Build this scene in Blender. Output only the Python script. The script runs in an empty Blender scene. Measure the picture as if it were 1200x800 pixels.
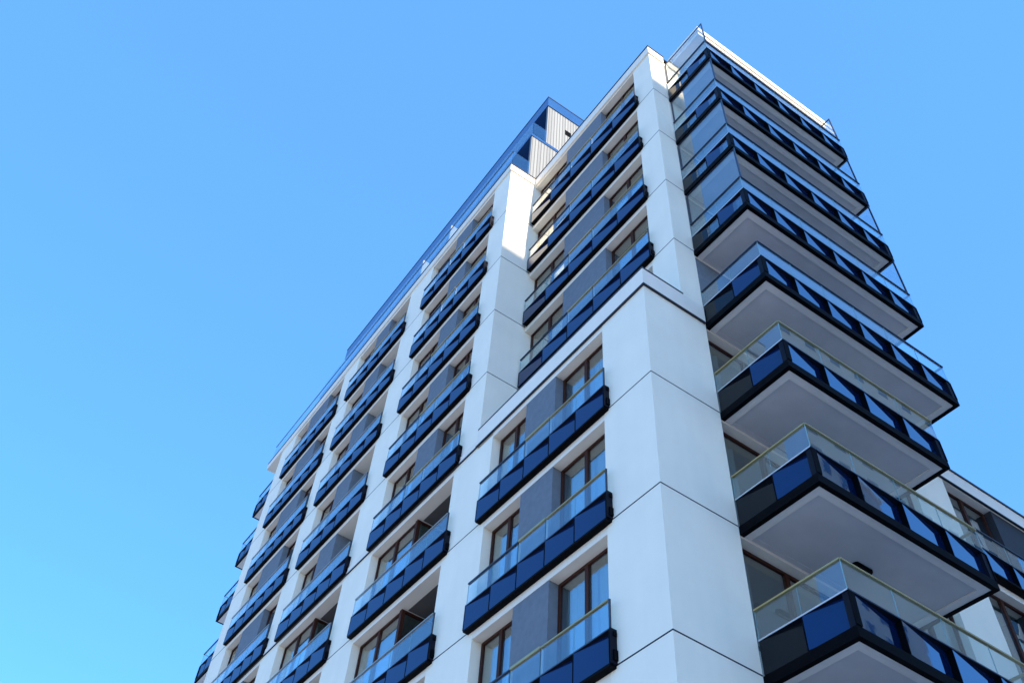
import bpy, bmesh, math, random
from mathutils import Matrix, Vector
R = math.radians
random.seed(7)
SC = bpy.context.scene
COL = SC.collection

# ------------------------------------------------------------------ camera, sky, sun, exposure
FLOOR = 3.0
ZG = 10.379                      # height of the lowest corner balcony in view (storey 0)
def K(k): return ZG + FLOOR * k

cd = bpy.data.cameras.new('camera')
cam = bpy.data.objects.new('camera', cd); COL.objects.link(cam)
right = Vector((0.5389395839805514, 0.8344641990297103, 0.11495053439012012))
down = Vector((-0.619955248765005, 0.48532833941278763, -0.6165321504119204))
fwd = Vector((-0.5702627590397176, 0.26100939351013785, 0.7788931134320543))
m = Matrix((right, -down, -fwd)).transposed().to_4x4()
m.translation = Vector((9.194, -8.915, 1.6))
cam.matrix_world = m
cd.sensor_width = 36.0
cd.lens = 1111.157 / 1200 * 36
cd.shift_x = 80.85 / 1200
cd.shift_y = -18.98 / 1200
cd.clip_start = 0.1; cd.clip_end = 9000
SC.camera = cam

SUN_EL, SUN_AZ = 25.0, 1.0       # azimuth measured from +X towards +Y
world = bpy.data.worlds.new('World'); SC.world = world
world.use_nodes = True
nt = world.node_tree; nt.nodes.clear()
wo = nt.nodes.new('ShaderNodeOutputWorld'); bg = nt.nodes.new('ShaderNodeBackground')
sky = nt.nodes.new('ShaderNodeTexSky'); sky.sky_type = 'NISHITA'; sky.sun_disc = False
sky.sun_elevation = R(SUN_EL); sky.sun_rotation = R(90 - SUN_AZ)
sky.air_density = 0.85; sky.dust_density = 0.2; sky.ozone_density = 3.0; sky.altitude = 100
hs = nt.nodes.new('ShaderNodeHueSaturation'); hs.inputs['Saturation'].default_value = 1.30
hs.inputs['Hue'].default_value = 0.5
bg.inputs['Strength'].default_value = 0.15
nt.links.new(sky.outputs[0], hs.inputs['Color']); tint = nt.nodes.new('ShaderNodeMix'); tint.data_type = 'RGBA'; tint.blend_type = 'MULTIPLY'
tint.inputs[0].default_value = 1.0; tint.inputs[7].default_value = (1.14, 1.03, 0.98, 1)      # a slightly violet-blue clear sky
nt.links.new(hs.outputs[0], tint.inputs[6]); air = nt.nodes.new('ShaderNodeMix'); air.data_type = 'RGBA'; air.inputs[0].default_value = 0.6
air.inputs[7].default_value = (0.37, 0.89, 2.1, 1)                                            # even clear-air blue
nt.links.new(tint.outputs[2], air.inputs[6]); nt.links.new(air.outputs[2], bg.inputs[0])
nt.links.new(bg.outputs[0], wo.inputs[0])

sl = bpy.data.lights.new('sun', 'SUN'); sl.energy = 2.2; sl.angle = R(0.5); sl.color = (1.0, 0.82, 0.60)
sun = bpy.data.objects.new('sun', sl); COL.objects.link(sun)
sd = Vector((math.cos(R(SUN_EL)) * math.cos(R(SUN_AZ)), math.cos(R(SUN_EL)) * math.sin(R(SUN_AZ)), math.sin(R(SUN_EL))))
sun.rotation_euler = sd.to_track_quat('Z', 'Y').to_euler()
sun.location = sd * 120

vs = SC.view_settings
vs.view_transform = 'Standard'; vs.look = 'None'; vs.gamma = 1; vs.use_curve_mapping = False
vs.exposure = 2.08
SC.cycles.max_bounces = 10; SC.cycles.transparent_max_bounces = 24
SC.cycles.glossy_bounces = 6

# ------------------------------------------------------------------ materials
def new_mat(name):
    mt = bpy.data.materials.new(name); mt.use_nodes = True
    return mt, mt.node_tree, mt.node_tree.nodes['Principled BSDF']

def pmat(name, col, rough=0.6, metal=0.0, var=0.08, scale=3.0, bump=0.0, bscale=60.0, ior=1.5, spec=0.5, stain=0.0, stint=None):
    mt, t, p = new_mat(name)
    p.inputs['Roughness'].default_value = rough; p.inputs['Metallic'].default_value = metal
    p.inputs['IOR'].default_value = ior; p.inputs['Specular IOR Level'].default_value = spec
    if stint: p.inputs['Specular Tint'].default_value = (*stint, 1)
    tc = t.nodes.new('ShaderNodeNewGeometry')
    n = t.nodes.new('ShaderNodeTexNoise'); n.inputs['Scale'].default_value = scale; n.inputs['Detail'].default_value = 6
    t.links.new(tc.outputs['Position'], n.inputs['Vector'])
    mr = t.nodes.new('ShaderNodeMapRange')
    mr.inputs[1].default_value = 0.25; mr.inputs[2].default_value = 0.75
    mr.inputs[3].default_value = 1 - var; mr.inputs[4].default_value = 1 + var
    t.links.new(n.outputs['Fac'], mr.inputs[0])
    mx = t.nodes.new('ShaderNodeVectorMath'); mx.operation = 'SCALE'
    mx.inputs[0].default_value = col[:3]
    t.links.new(mr.outputs[0], mx.inputs['Scale'])
    last = mx.outputs[0]
    if stain > 0:      # faint vertical rain streaks
        mp = t.nodes.new('ShaderNodeMapping'); mp.inputs['Scale'].default_value = (2.2, 2.2, 0.12)
        t.links.new(tc.outputs['Position'], mp.inputs['Vector'])
        n2 = t.nodes.new('ShaderNodeTexNoise'); n2.inputs['Scale'].default_value = 1.6; n2.inputs['Detail'].default_value = 5
        t.links.new(mp.outputs[0], n2.inputs['Vector'])
        m2 = t.nodes.new('ShaderNodeMapRange'); m2.inputs[1].default_value = 0.35; m2.inputs[2].default_value = 0.8
        m2.inputs[3].default_value = 1.0; m2.inputs[4].default_value = 1 - stain
        t.links.new(n2.outputs['Fac'], m2.inputs[0])
        sc = t.nodes.new('ShaderNodeVectorMath'); sc.operation = 'SCALE'
        t.links.new(last, sc.inputs[0]); t.links.new(m2.outputs[0], sc.inputs['Scale']); last = sc.outputs[0]
    t.links.new(last, p.inputs['Base Color'])
    if bump > 0:
        nb = t.nodes.new('ShaderNodeTexNoise'); nb.inputs['Scale'].default_value = bscale; nb.inputs['Detail'].default_value = 3
        t.links.new(tc.outputs['Position'], nb.inputs['Vector'])
        b = t.nodes.new('ShaderNodeBump'); b.inputs['Strength'].default_value = bump; b.inputs['Distance'].default_value = 0.01
        t.links.new(nb.outputs['Fac'], b.inputs['Height']); t.links.new(b.outputs[0], p.inputs['Normal'])
    return mt

def joint_render(name, col):
    """white render with a dark open joint at every storey line"""
    mt = pmat(name, col, 0.85, var=0.035, scale=0.9, bump=0.25, bscale=90, stain=0.03, spec=0.3)
    t = mt.node_tree; p = t.nodes['Principled BSDF']
    src = p.inputs['Base Color'].links[0].from_socket
    g = t.nodes.new('ShaderNodeNewGeometry'); sp = t.nodes.new('ShaderNodeSeparateXYZ')
    t.links.new(g.outputs['Position'], sp.inputs[0])
    a = t.nodes.new('ShaderNodeMath'); a.operation = 'SUBTRACT'; a.inputs[1].default_value = ZG - 30 - 0.012
    t.links.new(sp.outputs['Z'], a.inputs[0])
    md = t.nodes.new('ShaderNodeMath'); md.operation = 'MODULO'; md.inputs[1].default_value = FLOOR
    t.links.new(a.outputs[0], md.inputs[0])
    lt = t.nodes.new('ShaderNodeMath'); lt.operation = 'LESS_THAN'; lt.inputs[1].default_value = 0.032
    t.links.new(md.outputs[0], lt.inputs[0])
    mx = t.nodes.new('ShaderNodeMix'); mx.data_type = 'RGBA'
    t.links.new(lt.outputs[0], mx.inputs[0]); t.links.new(src, mx.inputs[6]); mx.inputs[7].default_value = (0.02, 0.022, 0.03, 1)
    t.links.new(mx.outputs[2], p.inputs['Base Color'])
    return mt

def glass_mat(name, tint, ior, rough=0.0, wob=0.0, gl=(1, 1, 1)):
    mt = bpy.data.materials.new(name); mt.use_nodes = True
    t = mt.node_tree; t.nodes.clear()
    o = t.nodes.new('ShaderNodeOutputMaterial'); mix = t.nodes.new('ShaderNodeMixShader')
    tr = t.nodes.new('ShaderNodeBsdfTransparent'); tr.inputs[0].default_value = (*tint, 1)
    g = t.nodes.new('ShaderNodeBsdfGlossy'); g.inputs['Roughness'].default_value = rough
    g.inputs['Color'].default_value = (*gl, 1)
    lw = t.nodes.new('ShaderNodeNewGeometry')
    dp = t.nodes.new('ShaderNodeVectorMath'); dp.operation = 'DOT_PRODUCT'
    t.links.new(lw.outputs['Incoming'], dp.inputs[0]); t.links.new(lw.outputs['Normal'], dp.inputs[1])
    ab = t.nodes.new('ShaderNodeMath'); ab.operation = 'ABSOLUTE'; t.links.new(dp.outputs['Value'], ab.inputs[0])
    om = t.nodes.new('ShaderNodeMath'); om.operation = 'SUBTRACT'; om.inputs[0].default_value = 1; t.links.new(ab.outputs[0], om.inputs[1])
    pw = t.nodes.new('ShaderNodeMath'); pw.operation = 'POWER'; pw.inputs[1].default_value = 5; t.links.new(om.outputs[0], pw.inputs[0])
    f0 = ((ior - 1) / (ior + 1)) ** 2
    f = t.nodes.new('ShaderNodeMath'); f.operation = 'MULTIPLY_ADD'; f.inputs[1].default_value = 1 - f0; f.inputs[2].default_value = f0
    t.links.new(pw.outputs[0], f.inputs[0])
    t.links.new(f.outputs[0], mix.inputs[0]); t.links.new(tr.outputs[0], mix.inputs[1]); t.links.new(g.outputs[0], mix.inputs[2])
    t.links.new(mix.outputs[0], o.inputs[0])
    if wob > 0:
        tc = t.nodes.new('ShaderNodeNewGeometry')
        n = t.nodes.new('ShaderNodeTexNoise'); n.inputs['Scale'].default_value = 0.9; n.inputs['Detail'].default_value = 1
        t.links.new(tc.outputs['Position'], n.inputs['Vector'])
        b = t.nodes.new('ShaderNodeBump'); b.inputs['Strength'].default_value = wob; b.inputs['Distance'].default_value = 0.02
        t.links.new(n.outputs['Fac'], b.inputs['Height'])
        t.links.new(b.outputs[0], g.inputs['Normal'])
    return mt

M = {}
M['wall'] = joint_render('white_render', (0.875, 0.835, 0.69))
M['plain'] = pmat('white_lintel', (0.83, 0.785, 0.675), 0.85, var=0.04, scale=1.5, bump=0.2, bscale=80, stain=0.03, spec=0.3)
M['grey'] = pmat('grey_render', (0.150, 0.182, 0.215), 0.9, var=0.10, scale=6, bump=0.5, bscale=45, spec=0.3)
M['charcoal'] = pmat('charcoal_panel', (0.028, 0.031, 0.036), 0.6, var=0.08, scale=5, spec=0.3)
M['navy_dimmed'] = pmat('navy_dimmed_reflection', (0.006, 0.009, 0.013), 0.08, var=0.06, scale=2.0, ior=1.3)  # navy panel next to the wall; its dull reflection is put into the colour
M['soffit'] = pmat('soffit_paint', (0.55, 0.55, 0.56), 0.9, var=0.06, scale=2.0, bump=0.2, bscale=70, spec=0.2)
M['rim'] = pmat('slab_rim_paint', (0.72, 0.70, 0.66), 0.85, var=0.05, scale=3, spec=0.3)
M['navy'] = pmat('navy_lacquer', (0.001, 0.011, 0.060), 0.04, var=0.06, scale=2.0, ior=1.65, stint=(0.35, 0.65, 1.0), bump=0.1, bscale=1.0)
M['navy_bright'] = pmat('navy_bright_reflection', (0.001, 0.010, 0.05), 0.02, var=0.06, scale=2.0, ior=3.0, stint=(0.62, 0.82, 1.0), bump=0.12, bscale=1.0)  # street-side navy panels, with a brighter sky reflection put into the material
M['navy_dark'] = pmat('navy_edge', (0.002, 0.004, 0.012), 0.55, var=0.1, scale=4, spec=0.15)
M['black'] = pmat('black_steel', (0.0015, 0.0018, 0.003), 0.6, var=0.2, scale=5, spec=0.05)
M['steel'] = pmat('dark_steel', (0.02, 0.03, 0.055), 0.4, var=0.1, scale=6)
M['alu'] = pmat('champagne_aluminium', (0.42, 0.40, 0.35), 0.35, metal=0.8, var=0.06, scale=8)
M['brass'] = pmat('brass_rail', (0.50, 0.38, 0.16), 0.35, metal=0.7, var=0.1, scale=8)
M['goldrail'] = pmat('pale_gold_rail', (0.46, 0.36, 0.16), 0.35, metal=0.6, var=0.08, scale=8)
M['channel'] = pmat('glass_channel', (0.62, 0.65, 0.68), 0.4, metal=0.3, var=0.1, scale=8)
M['wood'] = pmat('brown_timber', (0.048, 0.015, 0.008), 0.6, var=0.2, scale=9, spec=0.2)
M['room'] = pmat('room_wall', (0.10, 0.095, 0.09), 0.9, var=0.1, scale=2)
M['curtain'] = pmat('curtain_cloth', (0.82, 0.82, 0.80), 0.9, var=0.1, scale=4)
M['blind'] = pmat('beige_blind', (0.42, 0.39, 0.33), 0.9, var=0.05, scale=4)
M['flash'] = pmat('dark_flashing', (0.015, 0.018, 0.028), 0.45, var=0.1, scale=5)
M['rail_glass'] = glass_mat('balustrade_glass', (0.86, 0.94, 0.96), 1.95)
M['edge_glass'] = pmat('glass_edge', (0.25, 0.45, 0.45), 0.2, var=0.05)
M['pane'] = glass_mat('window_glass', (0.62, 0.74, 0.74), 3.3, wob=0.12)
M['bluemetal'] = pmat('blue_cladding', (0.018, 0.075, 0.22), 0.22, var=0.06, scale=2, ior=1.6)
M['frost'] = pmat('frosted_screen', (0.30, 0.34, 0.36), 0.5, var=0.05, scale=3)

def slat_mat():
    mt, t, p = new_mat('slatted_cladding')
    g = t.nodes.new('ShaderNodeNewGeometry'); sp = t.nodes.new('ShaderNodeSeparateXYZ')
    t.links.new(g.outputs['Position'], sp.inputs[0])
    ad = t.nodes.new('ShaderNodeMath'); ad.operation = 'ADD'
    t.links.new(sp.outputs['X'], ad.inputs[0]); t.links.new(sp.outputs['Y'], ad.inputs[1])
    fl = t.nodes.new('ShaderNodeMath'); fl.operation = 'MULTIPLY'; fl.inputs[1].default_value = 1 / 0.15
    t.links.new(ad.outputs[0], fl.inputs[0])
    f2 = t.nodes.new('ShaderNodeMath'); f2.operation = 'FLOOR'; t.links.new(fl.outputs[0], f2.inputs[0])
    fr = t.nodes.new('ShaderNodeMath'); fr.operation = 'FRACT'; t.links.new(fl.outputs[0], fr.inputs[0])
    gap = t.nodes.new('ShaderNodeMath'); gap.operation = 'LESS_THAN'; gap.inputs[1].default_value = 0.3; t.links.new(fr.outputs[0], gap.inputs[0])
    wn = t.nodes.new('ShaderNodeTexWhiteNoise'); wn.noise_dimensions = '1D'; t.links.new(f2.outputs[0], wn.inputs['W'])
    rp = t.nodes.new('ShaderNodeValToRGB')
    rp.color_ramp.elements[0].color = (0.20, 0.225, 0.235, 1); rp.color_ramp.elements[1].color = (0.26, 0.29, 0.30, 1)
    mx = t.nodes.new('ShaderNodeMix'); mx.data_type = 'RGBA'; mx.inputs[7].default_value = (0.11, 0.12, 0.125, 1)
    t.links.new(wn.outputs['Value'], rp.inputs[0]); t.links.new(gap.outputs[0], mx.inputs[0]); t.links.new(rp.outputs[0], mx.inputs[6])
    t.links.new(mx.outputs[2], p.inputs['Base Color'])
    p.inputs['Roughness'].default_value = 0.7
    return mt
M['slat'] = slat_mat()

# ------------------------------------------------------------------ mesh helpers
class MB:
    def __init__(self): self.v = []; self.f = []; self.mi = []; self.mats = []
    def midx(self, mat):
        if mat not in self.mats: self.mats.append(mat)
        return self.mats.index(mat)
    def quad(self, pts, mat):
        i = len(self.v); self.v += [tuple(p) for p in pts]; self.f.append(tuple(range(i, i + len(pts)))); self.mi.append(self.midx(mat)); return self
    def box(self, x0, x1, y0, y1, z0, z1, mat):
        if x0 > x1: x0, x1 = x1, x0
        if y0 > y1: y0, y1 = y1, y0
        if z0 > z1: z0, z1 = z1, z0
        i = len(self.v)
        self.v += [(x0, y0, z0), (x1, y0, z0), (x1, y1, z0), (x0, y1, z0), (x0, y0, z1), (x1, y0, z1), (x1, y1, z1), (x0, y1, z1)]
        for q in ((0, 3, 2, 1), (4, 5, 6, 7), (0, 1, 5, 4), (1, 2, 6, 5), (2, 3, 7, 6), (3, 0, 4, 7)):
            self.f.append(tuple(i + a for a in q)); self.mi.append(self.midx(mat))
        return self
    def mesh(self, name):
        me = bpy.data.meshes.new(name); me.from_pydata(self.v, [], self.f)
        for mt in self.mats: me.materials.append(M[mt])
        for p, k in zip(me.polygons, self.mi): p.material_index = k
        me.update(); return me
    def build(self, name, parent=None, loc=(0, 0, 0), rz=0.0):
        return put(name, self.mesh(name), parent, loc, rz)

def put(name, me, parent=None, loc=(0, 0, 0), rz=0.0):
    o = bpy.data.objects.new(name, me); COL.objects.link(o)
    o.location = loc; o.rotation_euler = (0, 0, rz)
    if parent is not None: o.parent = parent
    return o

CACHE = {}
def cached(key, fn):
    if key not in CACHE: CACHE[key] = fn()
    return CACHE[key]

def empty(name, loc=(0, 0, 0)):
    o = bpy.data.objects.new(name, None); COL.objects.link(o); o.location = loc; o.empty_display_size = 0.5
    return o

def tag(o, label, cat, group=None):
    o['label'] = label; o['category'] = cat
    if group: o['group'] = group

# ------------------------------------------------------------------ ground and street
def sheet(name, x0, x1, y0, y1, z, mat):
    b = MB(); b.quad([(x0, y0, z), (x1, y0, z), (x1, y1, z), (x0, y1, z)], mat); o = b.build(name); o['kind'] = 'structure'; return o
M['paving'] = pmat('pale_paving', (0.40, 0.40, 0.40), 0.9, var=0.15, scale=1.2)
M['asphalt'] = pmat('asphalt', (0.055, 0.055, 0.058), 0.9, var=0.2, scale=2)
M['earth'] = pmat('ground_mix', (0.33, 0.33, 0.33), 0.95, var=0.25, scale=0.05)
M['white_line'] = pmat('road_paint', (0.7, 0.7, 0.68), 0.8)
sheet('ground', -3500, 3500, -3500, 3500, 0.0, 'earth')
pv = MB(); pv.box(-40, 13.0, -14, 40, 0.004, 0.13, 'paving'); o = pv.build('pavement'); o['kind'] = 'structure'
sheet('road', 13.05, 21.5, -300, 300, 0.006, 'asphalt')
b = MB()
for i in range(-30, 30): b.quad([(17.2, i * 6.0, 0.011), (17.34, i * 6.0, 0.011), (17.34, i * 6.0 + 3, 0.011), (17.2, i * 6.0 + 3, 0.011)], 'white_line')
o = b.build('road_marking'); o['kind'] = 'structure'

# ------------------------------------------------------------------ THE TOWER
T = empty('apartment_tower')
tag(T, 'white apartment tower with navy panelled balconies and glass balustrades against blue sky', 'building')
ZTOP = K(8.12)
LEDGE = K(3.19)
YT = 1.18                        # set back of the upper corner
XL, XE = -6.667, -26.75          # left end of the set back; far end of the building
CORE = 1.75

# --- pilasters: continuous wall mesh
w = MB()
w.box(-1.475, 0, 0, 1.83, 0, LEDGE - 0.25, 'wall')                    # corner, lower
w.box(-0.84, 0, YT, 1.85, LEDGE - 0.249, ZTOP, 'wall')                # corner, upper
w.box(-7.80, -5.95, 0, CORE, 0, K(2.95), 'wall')                      # first pier, lower
w.box(-7.75, XL, 0, YT + 1.4, K(2.95) + .001, ZTOP - 0.002, 'wall')   # first pier, upper
w.box(-14.10, -12.30, 0, CORE, 0, ZTOP - 0.002, 'wall')
w.box(-20.05, -18.60, 0, CORE, 0, ZTOP - 0.002, 'wall')
w.box(XE, -25.02, 0, 8.2, 0, ZTOP - 0.002, 'wall')
w.box(-0.3, 0, 8.16, 9.57, 0, K(3.0), 'wall')                         # pier on the street side
w.box(-0.3, 0, 14.9, 16.4, 0, K(3.0), 'wall')
w.build('wall', T)

# --- core: dark back walls of the rooms and loggias, roof slab
c = MB()
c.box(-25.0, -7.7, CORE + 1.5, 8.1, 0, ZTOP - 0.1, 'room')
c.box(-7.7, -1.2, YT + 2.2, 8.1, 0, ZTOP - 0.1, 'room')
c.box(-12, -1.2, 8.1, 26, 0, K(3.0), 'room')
c.build('core', T)

# --- window builder ---------------------------------------------------------
def window_meshes(wd, ht, leaves):
    def fr():
        b = MB(); t = 0.062; d = 0.07
        b.box(0, t, 0, d, 0, ht, 'wood'); b.box(wd - t, wd, 0, d, 0, ht, 'wood')
        b.box(t, wd - t, 0, d, ht - t, ht, 'wood'); b.box(t, wd - t, 0, d, 0, 0.09, 'wood')
        for i in range(1, leaves):
            x = wd * i / leaves
            b.box(x - 0.05, x + 0.05, -0.012, d, 0.09, ht - t, 'wood')
        return b.mesh('window')
    return cached(('win', round(wd, 2), round(ht, 2), leaves), fr)

def add_window(x, y, z, wd, ht, leaves, rz=0.0, kind=None, parent=T):
    """x, y, z: lower left corner seen from outside"""
    o = put('window', window_meshes(wd, ht, leaves), parent, (x, y, z), rz)
    def pn():
        b = MB()
        for i in range(leaves):
            a, e = wd * i / leaves + 0.06, wd * (i + 1) / leaves - 0.055
            b.box(a, e, 0.030, 0.048, 0.09, ht - 0.075, 'pane')
        return b.mesh('pane')
    put('pane', cached(('pane', round(wd, 2), round(ht, 2), leaves), pn), o)
    kind = kind or random.choice(['sheer', 'sheer', 'sheer', 'left', 'right', 'blind', 'open'])
    def cu(x0, x1, z0, z1, mat, fold):
        b = MB(); n = max(2, int((x1 - x0) / 0.07))
        for i in range(n):
            xa, xb = x0 + (x1 - x0) * i / n, x0 + (x1 - x0) * (i + 1) / n
            ya = 0.17 + (fold if i % 2 else 0); yb = 0.17 + (0 if i % 2 else fold)
            b.quad([(xa, ya, z0), (xb, yb, z0), (xb, yb, z1), (xa, ya, z1)], mat)
        return b.mesh('curtain')
    e = 0.09
    if kind == 'sheer':
        s = random.uniform(0.35, 0.6)
        put('curtain', cu(e, wd * s, 0.02, ht - 0.12, 'curtain', 0.05), o)
        put('curtain', cu(wd * (s + random.uniform(0.02, 0.2)), wd - e, 0.02, ht - 0.12, 'curtain', 0.05), o)
    elif kind == 'left': put('curtain', cu(e, wd * random.uniform(0.18, 0.4), 0.02, ht - 0.12, 'curtain', 0.05), o)
    elif kind == 'right': put('curtain', cu(wd * random.uniform(0.6, 0.8), wd - e, 0.02, ht - 0.12, 'curtain', 0.05), o)
    elif kind == 'blind': put('blind', cu(e, wd - e, ht * random.uniform(0.25, 0.75), ht - 0.08, 'blind', 0.0), o)
    return o

# --- balcony builder --------------------------------------------------------
PH = 0.60        # top of the cladding panels
GT = 1.17        # top of the glass
def panel_mesh(wd, d, face):
    t = 0.02
    def mk():
        b = MB(); g = 0.013
        x0, x1 = g, wd - g
        A0, A1 = (x0, 0, 0), (x0, 0, PH); R0, R1 = (x1, d, 0), (x1, d, PH - t); C1 = (wd, 0, PH)
        b.quad([A0, R0, R1, A1], face)                 # main facet, turned away to the right
        b.quad([A1, R1, C1], 'navy_dark')                # downward-facing triangle under the straight top edge, its shade put into the colour
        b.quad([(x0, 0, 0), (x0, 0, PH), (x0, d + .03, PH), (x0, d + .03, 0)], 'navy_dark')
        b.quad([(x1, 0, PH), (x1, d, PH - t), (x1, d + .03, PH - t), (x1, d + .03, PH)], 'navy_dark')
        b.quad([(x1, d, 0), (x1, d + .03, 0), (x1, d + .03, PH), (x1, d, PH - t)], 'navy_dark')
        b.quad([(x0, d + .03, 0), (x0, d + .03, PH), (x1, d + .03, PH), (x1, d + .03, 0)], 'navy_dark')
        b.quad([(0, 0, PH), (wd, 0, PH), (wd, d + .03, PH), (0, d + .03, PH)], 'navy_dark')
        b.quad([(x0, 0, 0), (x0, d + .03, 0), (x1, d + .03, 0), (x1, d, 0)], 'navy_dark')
        b.box(wd - 0.010, wd + 0.010, -0.007, d + .025, 0.0015, PH - .004, 'black')      # dark joint strip between panels
        return b.mesh('cladding_panel')
    return cached(('panel', round(wd, 3), d, face), mk)

def run(bal, ox, oy, oz, rz, length, n, sections, rail_h=0.04, channel='channel', screen=0.0, depth=0.10, face='navy', first=None):
    """one straight side of a balcony. local x runs left to right seen from outside, local -y is outwards.
    sections: list of (first panel, last panel, rail material)"""
    L = length / n
    def at(x, y=0, z=0):
        return (ox + x * math.cos(rz) - y * math.sin(rz), oy + x * math.sin(rz) + y * math.cos(rz), oz + z)
    for i in range(n): put('cladding_panel', panel_mesh(L, depth, first if first and i == 0 else face), bal, at(i * L), rz)
    for (a, e, rm) in sections:
        x0, x1 = a * L + 0.01, e * L - 0.01
        wd = x1 - x0
        big = rm == 'brass'
        def rl():
            b = MB(); h = 0.055 if big else rail_h
            b.box(0, wd, -0.015, 0.045, GT, GT + h, rm); return b.mesh('handrail')
        put('handrail', cached(('rail', round(wd, 3), rm, rail_h), rl), bal, at(x0), rz)
        def ch():
            b = MB(); b.box(0, wd, -0.006, 0.036, PH + 0.003, PH + 0.028, channel); return b.mesh('glass_channel')
        put('glass_channel', cached(('chan', round(wd, 3), channel), ch), bal, at(x0), rz)
        k = max(1, e - a)
        for j in range(k):
            pw = wd / k - 0.012
            def gl():
                b = MB(); b.box(0, pw, 0.008, 0.022, PH + 0.03, GT - 0.002, 'rail_glass')
                b.box(-0.004, -0.001, 0.008, 0.022, PH + 0.03, GT - 0.002, 'edge_glass'); return b.mesh('glass_pane')
            put('glass_pane', cached(('gp', round(pw, 3)), gl), bal, at(x0 + j * wd / k + 0.006), rz)
    if screen > 0:
        def sc():
            b = MB(); b.box(0.05, length - 0.045, 0.052, 0.064, -0.02, screen - 0.03, 'rail_glass'); return b.mesh('glass_screen')
        s = put('glass_screen', cached(('scr', round(length, 2), round(screen, 2)), sc), bal, at(0), rz)
        def sf():
            b = MB()
            b.box(0.0, 0.04, 0.045, 0.08, GT + 0.06, screen, 'steel'); b.box(length - 0.04, length, 0.045, 0.08, GT + 0.06, screen, 'steel')
            b.box(0.0401, length - 0.0401, 0.045, 0.08, screen - 0.03, screen, 'steel'); return b.mesh('screen_frame')
        put('screen_frame', cached(('sf', round(length, 2), round(screen, 2)), sf), bal, at(0), rz)

def french_balcony(x0, x1, yf, yw, k, n, sections, rz=0.0, corner=None):
    """shallow balcony in front of a bay; front plane yf, wall plane yw (rz = 90 deg for the street side)"""
    z = K(k); L = x1 - x0; D = yw - yf
    def at(x, y, zz=0):
        X, Y = (x0, yf)
        if rz == 0: return (X + x, Y + y, z + zz)
        return (-yf - y, x0 + x, z + zz)
    def mk():
        b = MB(); b.box(0.0, L, 0.0, D + 0.003, -0.055, -0.006, 'black'); return b.mesh('balcony')
    bal = put('balcony', cached(('fb', round(L, 2), round(D, 2)), mk), T, at(0, 0), rz)
    run(bal, 0, 0, 0, 0, L, n, sections, depth=0.085 if rz == 0 else 0.10, face='navy' if rz == 0 else 'navy_bright', rail_h=0.028, channel='steel')
    def ep():
        b = MB(); b.box(0.002, 0.03, 0.0, D, -0.004, 0.64, 'navy_dark'); b.box(0.002, 0.026, 0.0, 0.035, 0.641, GT + 0.03, 'steel')
        b.box(0.0301, 0.06, D * 0.35, D * 0.95, 0.05, 0.24, 'black'); b.box(0.0301, 0.05, D * 0.4, D * 0.9, 0.50, 0.58, 'black')
        return b.mesh('end_plate')
    put('end_plate', cached(('ep', round(D, 2)), ep), bal, (L, 0, 0), 0)
    o = put('end_plate', cached(('epl', round(D, 2)), lambda: MB().box(-0.03, -0.002, 0, D, -0.004, 0.64, 'navy_dark').mesh('end_plate')), bal, (0, 0, 0), 0)
    # uprights where the apartment sections meet
    for (a, e, rm) in sections[:-1]:
        put('upright', cached('up', lambda: MB().box(-0.03, -0.004, 0.0, 0.04, PH, GT, 'steel').box(0.004, 0.03, 0.0, 0.03, PH + .03, GT, 'channel').mesh('upright')), bal, (e * L / n, 0.02, 0), 0)
    return bal

def fill_bay(k, xa, xb, y, cuts, kind):
    """infill of one bay on one storey; y = pier plane; cuts = inner x positions"""
    z0, z1 = K(k), K(k + 1) - 0.235
    d = 0.24
    if kind == 'W':
        a, e = cuts
        add_window(xa + .02, y + d, z0, a - xa - .02, z1 - z0 - .004, 2)
        MB().box(a, e, y + 0.012, y + 0.42, z0, z1 - .003, 'grey').build('wall_panel', T)
        add_window(e, y + d, z0, xb - e - 0.02, z1 - z0 - .004, 2)
    elif kind == 'G':
        a, e = cuts
        add_window(xa + .02, y + d, z0, a - xa - .02, z1 - z0 - .004, 2)
        MB().box(a, e, y + 0.012, y + 1.45, z0, z1 - .003, 'grey').build('wall_panel', T)
        add_window(e, y + 1.40, z0, xb - e - 0.02, z1 - z0 - .004, 2, kind='left')
    elif kind == 'L':
        a = cuts[0]
        add_window(xa + .02, y + d, z0, a - xa - .14, z1 - z0 - .004, 2)
        # timber return of the loggia: a window seen end on
        add_window(a, y + d, z0, 1.15, z1 - z0 - .004, 1, rz=R(90), kind='open')
        MB().box(a - .12, a - .002, y + d - .03, y + d + .08, z0, z1 - .003, 'wood').build('corner_post', T)
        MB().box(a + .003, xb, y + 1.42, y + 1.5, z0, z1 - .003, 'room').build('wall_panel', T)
        MB().box(a + .06, xb - .003, y + 0.36, y + 1.41, z1 - .02, z1 + .0, 'room').box(xb - .015, xb - .003, y + 0.36, y + 1.41, z0, z1 - .021, 'room').build('loggia_shade_sheet', T)  # back panel and added sheets carry the loggia's shade in their colour

def spandrel(k, xa, xb, y, deep, top=None):
    """floor slab edge with its white lintel face"""
    z = K(k)
    MB().box(xa + .002, xb - .002, y + 0.006, y + deep, z - 0.235, z - 0.002 if top is None else top, 'plain').build('lintel', T)

SEC_W = [(0, 2, 'steel'), (2, 3, 'brass'), (3, 5, 'goldrail')]
SEC_L = [(0, 5, 'alu')]
# lower corner bay
for k in range(-2, 3):
    fill_bay(k, -5.95, -1.475, 0.0, (-4.47, -3.27), 'W'); spandrel(k, -5.95, -1.475, 0, 3.3)
    french_balcony(-6.12, -1.33, -0.14, 0.0, k, 5, SEC_W)
spandrel(3, -5.95, -1.475, 0, 3.3, K(3) - .06)
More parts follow.
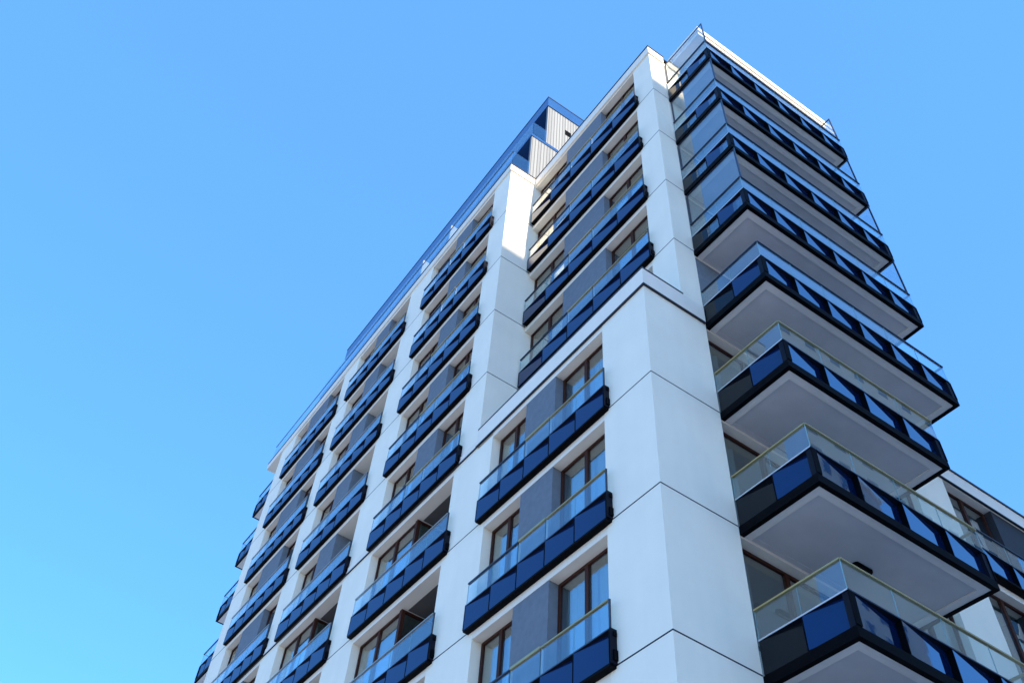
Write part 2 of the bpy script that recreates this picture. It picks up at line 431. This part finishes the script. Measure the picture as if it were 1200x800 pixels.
# upper corner bay, set back
for k in range(3, 8):
    fill_bay(k, XL, -0.84, YT, (-4.68, -2.66), 'W'); 
    if k > 3:
        spandrel(k, XL, -0.84, YT, 2.1); french_balcony(-6.58, -0.76, YT - 0.14, YT, k, 5, SEC_W)
spandrel(8, XL, -0.84, YT, 2.1)
# first bay
for k in range(-2, 8):
    lo = k < 3
    fill_bay(k, -12.30, -7.80 if lo else -7.75, 0.0, (-10.0,) if lo else (-10.45, -9.28), 'L' if lo else 'W')
    spandrel(k, -12.30, -7.80 if lo else -7.75, 0, 3.2)
    french_balcony(-12.45, -7.56, -0.14, 0.0, k, 5, SEC_L if lo else SEC_W)
spandrel(8, -12.30, -7.75, 0, 3.2)
# second bay
for k in range(-2, 8):
    lo = k < 3
    fill_bay(k, -18.60, -14.10, 0.0, (-16.3,) if lo else (-17.0, -15.75), 'L' if lo else 'G')
    spandrel(k, -18.60, -14.10, 0, 3.2)
    french_balcony(-18.78, -13.92, -0.14, 0.0, k, 5, SEC_L if k < 7 else SEC_W)
spandrel(8, -18.60, -14.10, 0, 3.2)
# third bay
for k in range(-2, 8):
    lo = k < 2
    fill_bay(k, -25.02, -20.05, 0.0, (-22.6,) if lo else (-23.5, -21.5), 'L' if lo else 'W')
    spandrel(k, -25.02, -20.05, 0, 3.2)
    french_balcony(-25.2, -19.87, -0.14, 0.0, k, 6, [(0, 6, 'alu')] if lo else [(0, 2, 'alu'), (2, 3, 'alu'), (3, 6, 'alu')])
spandrel(8, -25.02, -20.05, 0, 3.2)

# --- lower cornice and terrace coping
cn = MB()
cn.box(-6.66, 0.05, -0.05, YT - .01, K(2.985), LEDGE - .04, 'plain')                 # parapet band round the corner
cn.box(0.0005, 0.05, YT - .0095, 1.80, K(2.985), LEDGE - .04, 'plain')
cn.box(XE, -6.6605, -0.035, -0.0005, K(2.985), K(3.06), 'plain')
cn.box(0.0005, 0.045, 8.18, 26, K(2.94), K(3.10), 'plain')
cn.build('cornice', T)
cp = MB()
cp.box(-6.664, 0.06, -0.06, 0.10, LEDGE - .039, LEDGE + .005, 'flash')
cp.box(-0.10, 0.06, 0.1005, YT - .003, LEDGE - .039, LEDGE + .005, 'flash')
cp.box(-6.70, 0.062, -0.062, -0.002, K(2.985) - .024, K(2.985) - .001, 'flash')
cp.box(0.001, 0.062, -0.0015, 1.80, K(2.985) - .024, K(2.985) - .001, 'flash')
cp.box(XE, -6.7005, -0.045, -0.002, K(2.985) - .024, K(2.985) - .001, 'flash')
cp.box(0.001, 0.06, 8.18, 26, K(2.94) - .035, K(2.94) - .001, 'flash')
cp.box(-0.2, 0.08, 8.18, 26, K(3.10) + .001, K(3.10) + .05, 'flash')
cp.build('flashing', T)

# --- top cornice / parapet
tp = MB()
tp.box(XL - .01, 0.05, YT - 0.06, YT - .001, K(7.955), ZTOP, 'plain')
tp.box(0.0005, 0.05, YT - .0005, 1.82, K(7.955), ZTOP, 'plain')
tp.box(-28.5, XL + .05, -0.06, -0.001, K(7.975), ZTOP, 'plain')
tp.box(XL + .0005, XL + .05, -.0005, YT - .062, K(7.975), ZTOP, 'plain')
tp.box(-28.5, XE - .001, -0.0005, 4.6, K(7.975), ZTOP, 'plain')                       # canopy over the far end balconies
tp.build('parapet', T)
rf = MB()
rf.box(-28.5, XL + .03, -0.03, 8.2, ZTOP - .06, ZTOP - .005, 'flash')
rf.box(XL + .031, 0.02, YT - .03, 8.2, ZTOP - .06, ZTOP - .005, 'flash')
rf.box(-28.53, XL + .075, -0.085, -0.061, ZTOP - .03, ZTOP + .02, 'flash')
rf.box(XL + .051, XL + .075, -0.0605, YT - .09, ZTOP - .03, ZTOP + .02, 'flash')
rf.box(XL + .0755, 0.075, YT - .085, YT - .061, ZTOP - .03, ZTOP + .02, 'flash')
rf.box(0.051, 0.075, YT - .0605, 1.82, ZTOP - .03, ZTOP + .02, 'flash')
rf.build('roof', T)
# roof plate above the corner balconies
rp = MB()
rp.box(0.002, 1.50, 2.12, 8.15, K(7.99), K(8.06), 'plain')
rp.box(0.002, 1.55, 2.07, 8.2, K(8.061), K(8.16), 'plain')
rp.build('roof_overhang', T)

# --- street side wall behind the corner balconies
for k in range(-2, 8):
    lo = k < 3
    ye = 8.16 if lo else 7.95
    z0, z1 = K(k), K(k + 1) - 0.235
    b = MB()
    b.box(-3.0, -0.004, 1.855, ye, z1 + .002, K(k + 1) - .002, 'plain')
    if lo:
        add_window(-0.2, 1.90, z0, 2.5, z1 - z0 - .004, 2, rz=R(90), kind='left')
        b.box(-0.4, -0.012, 4.405, 6.3, z0, z1, 'plain')
        add_window(-0.16, 6.31, z0, 1.84, z1 - z0 - .004, 2, rz=R(90), kind='right')
        b.build('lintel', T)
    else:
        if k < 6: MB().box(-0.4, -0.02, 1.852, 3.3, z0, z1, 'grey').build('wall_panel', T)
        else: b.box(-0.4, -0.012, 1.852, 3.3, z0, z1, 'plain')
        add_window(-0.2, 3.31, z0, 2.6, z1 - z0 - .004, 2, rz=R(90))
        b.box(-0.4, -0.012, 5.93, ye, z0, z1, 'plain')
        b.build('lintel', T)
MB().box(-3, -0.01, 7.951, 8.2, K(3) + .01, ZTOP - .07, 'wall').build('wall', T)

# --- corner balconies
XP, YS = 1.87, 1.83
for k in range(-2, 8):
    lo = k < 3
    YE = 6.32 if lo else 7.95
    n = 4 if lo else 6
    L = YE - YS
    z = K(k)
    def slab():
        b = MB(); zb = -0.20
        b.box(0.10, XP - 0.10, 0.10, L - 0.10, -0.155, -0.02, 'soffit')
        r = 0.17
        # paler rim, slightly lower than the soffit
        for (a, e, f_, g) in ((0.002, XP - .101, .1, .1 + r), (XP - .1 - r, XP - .101, .1 + r, L - .1 - r), (0.002, XP - .101, L - .1 - r, L - .101)):
            b.box(a, e, f_ + .001, g, -0.185, -0.156, 'rim')
        b.box(0.002, 0.0995, 0.1 + r + .001, L - .1 - r - .001, -0.170, -0.02, 'soffit')
        return b.mesh('balcony')
    bal = put('balcony', cached(('slab', lo), slab), T, (0, YS, z), 0)
    def beam():
        b = MB()
        b.box(0.002, XP, 0.0, 0.0995, -0.20, -0.012, 'black'); b.box(XP - .0995, XP, 0.1, L - .1, -0.20, -0.012, 'black')
        b.box(0.002, XP, L - .0995, L, -0.20, -0.012, 'black'); return b.mesh('base_beam')
    put('base_beam', cached(('beam', lo), beam), bal)
    scr = (FLOOR - 0.22) if 4 <= k < 7 else (K(7.93) - z if k == 7 else 0.0)
    rail = 0.032 if lo else 0.025
    run(bal, 0.02, 0, 0, 0, XP - 0.02, 2, [(0, 2, 'goldrail' if lo else 'steel')], rail_h=rail, screen=scr, first='navy_dimmed')
    run(bal, XP, 0, 0, R(90), L, n, [(0, n, 'goldrail' if lo else 'steel')], rail_h=rail, channel='steel', face='navy_bright')
    run(bal, XP, L, 0, R(180), XP - 0.02, 2, [(0, 2, 'goldrail' if lo else 'steel')], rail_h=rail, screen=scr, channel='steel')

# --- balconies on the far end, projecting past the corner
for k in range(-2, 8):
    z = K(k); W, L = 1.80, 4.0
    def slab2():
        b = MB(); b.box(0.08, W - .002, 0.08, L - .08, -0.155, -0.02, 'rim'); return b.mesh('balcony')
    bal = put('balcony', cached('slab2', slab2), T, (XE - W, 0.05, z), 0)
    def beam2():
        b = MB(); b.box(0, W - .002, 0, 0.0795, -0.16, -0.012, 'black'); b.box(0, 0.0795, 0.08, L - .08, -0.16, -0.012, 'black')
        b.box(0, W - .002, L - .0795, L, -0.16, -0.012, 'black'); return b.mesh('base_beam')
    put('base_beam', cached('beam2', beam2), bal)
    run(bal, 0, 0, 0, 0, W - .01, 2, [(0, 2, 'steel')], rail_h=0.025, channel='steel')
    run(bal, 0, L, 0, R(-90), L, 4, [(0, 4, 'steel')], rail_h=0.025, channel='steel')

# --- wing on the street side
for k in range(-2, 3):
    z0, z1 = K(k), K(k + 1) - 0.235
    add_window(-0.2, 9.58, z0, 1.75, z1 - z0 - .004, 2, rz=R(90), kind='open')
    MB().box(-0.9, -0.02, 11.35, 14.88, z0, z1 - .003, 'charcoal').build('wall_panel', T)
    MB().box(-2.0, -0.006, 9.575, 14.895, z1, K(k + 1) - .002, 'plain').build('lintel', T)
    french_balcony(9.75, 14.9, -0.2, 0.0, k, 5, [(0, 5, 'steel')], rz=R(90))

# --- penthouse storeys
PX = -6.70
ph = MB()
P = empty('penthouse'); P.parent = T
ph = MB()
ph.box(PX - .12, PX, 0.82, 6.0, ZTOP, K(9.35), 'slat'); ph.box(PX - .12, PX - .002, 1.55, 2.52, K(9.3505), K(10.54), 'slat')
ph.box(PX - .12, PX - .002, 2.86, 6.0, K(9.3505), K(10.54), 'slat')
ph.box(PX - .12, PX - .002, 2.521, 2.859, K(9.3505), K(9.99), 'slat'); ph.box(PX - .12, PX - .002, 2.521, 2.859, K(10.15), K(10.54), 'slat')
ph.build('slatted_wall', P)
MB().box(PX - .10, PX - .06, 2.525, 2.855, K(9.991), K(10.149), 'black').build('vent_window', P)
rw = MB()
rw.box(-26, PX - .121, 2.2, 2.4, ZTOP, K(9.3), 'bluemetal'); rw.box(-26, PX - .121, 3.2, 3.4, K(9.36), K(10.54), 'bluemetal')
rw.build('recessed_wall', P)
dk = MB()
dk.box(-26.0, PX + .03, 0.78, 2.19, K(9.28), K(9.349), 'bluemetal'); dk.box(PX + .001, PX + .03, 2.1905, 5.99, K(9.31), K(9.37), 'rim')
dk.build('terrace_edge', P)
fa = MB()
fa.box(-26.0, PX + .04, 1.50, 6.05, K(10.541), K(10.82), 'bluemetal'); fa.box(-26.02, PX + .055, 1.485, 6.07, K(10.8205), K(10.84), 'flash')
fa.build('fascia', P)
gl = MB()
xs = [-26 + i * (26 + PX) / 16 for i in range(17)]
for a, e in zip(xs[:-1], xs[1:]): gl.box(a + .01, e - .01, 0.84, 0.855, K(9.355), K(9.71), 'rail_glass')
gl.box(PX + .005, PX + .02, 0.86, 1.54, K(9.375), K(9.71), 'rail_glass'); gl.build('glass_balustrade', P)
g2 = MB()
xs = [-28.4 + i * (28.4 + PX) / 18 for i in range(19)]
for a, e in zip(xs[:-1], xs[1:]): g2.box(a + .01, e - .01, 0.01, 0.025, ZTOP - .005, K(8.51), 'rail_glass')
g2.box(PX + .005, PX + .02, 0.03, 0.81, ZTOP - .005, K(8.51), 'rail_glass')
g2.box(-28.4, -28.385, .03, 4.5, ZTOP - .005, K(8.51), 'rail_glass')
g2.build('roof_balustrade', T)
MB().box(-28.42, PX + .03, 0.0, 0.035, K(8.511), K(8.522), 'steel').build('roof_handrail', T)
for x in (-11.4, -13.7):
    MB().box(x - .03, x + .03, 0.03, 1.6, ZTOP, K(8.66), 'frost').build('terrace_screen', P)

# ------------------------------------------------------------------ buildings across the street (mirrored in the glass, shade the lower storeys)
M['beige'] = pmat('beige_facade', (0.52, 0.44, 0.36), 0.9, var=0.08, scale=0.4)
M['pale'] = pmat('pale_facade', (0.62, 0.66, 0.70), 0.9, var=0.06, scale=0.4)
M['dark_pane'] = pmat('opposite_pane', (0.02, 0.03, 0.045), 0.08, var=0.1)
def opposite(name, label, x0, x1, y0, y1, H, skin='beige'):
    e = empty(name, (x0, y0, 0)); tag(e, label, 'building')
    MB().box(0, x1 - x0, 0, y1 - y0, 0, H, skin).box(-.15, x1 - x0 + .15, -.15, y1 - y0 + .15, H + .001, H + .4, 'plain').build('wall', e)
    wm = MB().box(-.04, -.002, 0, 1.3, 0, 1.6, 'dark_pane').box(-.07, -.0405, -.06, 0, -.06, 1.66, 'plain').box(-.07, -.0405, 1.3, 1.36, -.06, 1.66, 'plain').mesh('window')
    n = 0
    for k in range(int(H // 3.1)):
        y = 1.2
        while y < y1 - y0 - 2 and n < 95:
            if k >= int(H // 3.1) - 7: put('window', wm, e, (0, y, k * 3.1 + 0.9)); n += 1
            y += 3.0
    return e
HS = K(7.15) + 50 * math.tan(R(SUN_EL))
opposite('office_block', 'tall pale block across the street, outside the frame and mirrored in the balconies', 50, 66, -2.8, 9.5, HS, 'pale')
opposite('low_block', 'lower pale block across the street beside the tall one, outside the frame', 50.5, 66, 9.6, 21, 43.5, 'pale')
opposite('neighbour_tower', 'taller beige tower further along the street, mirrored in the lowest balcony panels', 26, 44, 30, 69, 72)

# ------------------------------------------------------------------ small things
lp = empty('ceiling_lamp', (0.72, 4.12, K(1) - 0.156))
tag(lp, 'small black oblong ceiling lamp under the balcony soffit just above the lowest gold handrail', 'ceiling lamp')
def oblong(L, W, z0, z1, inset, mat):
    b = MB(); n = 10
    def ring(sc, z):
        pts = []
        for q in range(2 * n):
            a = math.pi * q / n
            cy = (L - W) / 2 * (1 if math.sin(a) >= 0 else -1)
            pts.append((W / 2 * sc * math.cos(a), cy + W / 2 * sc * math.sin(a), z))
        return pts
    A, B = ring(1, z0), ring(inset, z1)
    for q in range(2 * n):
        r = (q + 1) % (2 * n); b.quad([A[q], A[r], B[r], B[q]], mat)
    b.quad(B, mat); return b
oblong(0.46, 0.15, -0.001, -0.03, 1.0, 'black').build('base_plate', lp)
oblong(0.42, 0.11, -0.0305, -0.085, 0.7, 'black').build('housing', lp)
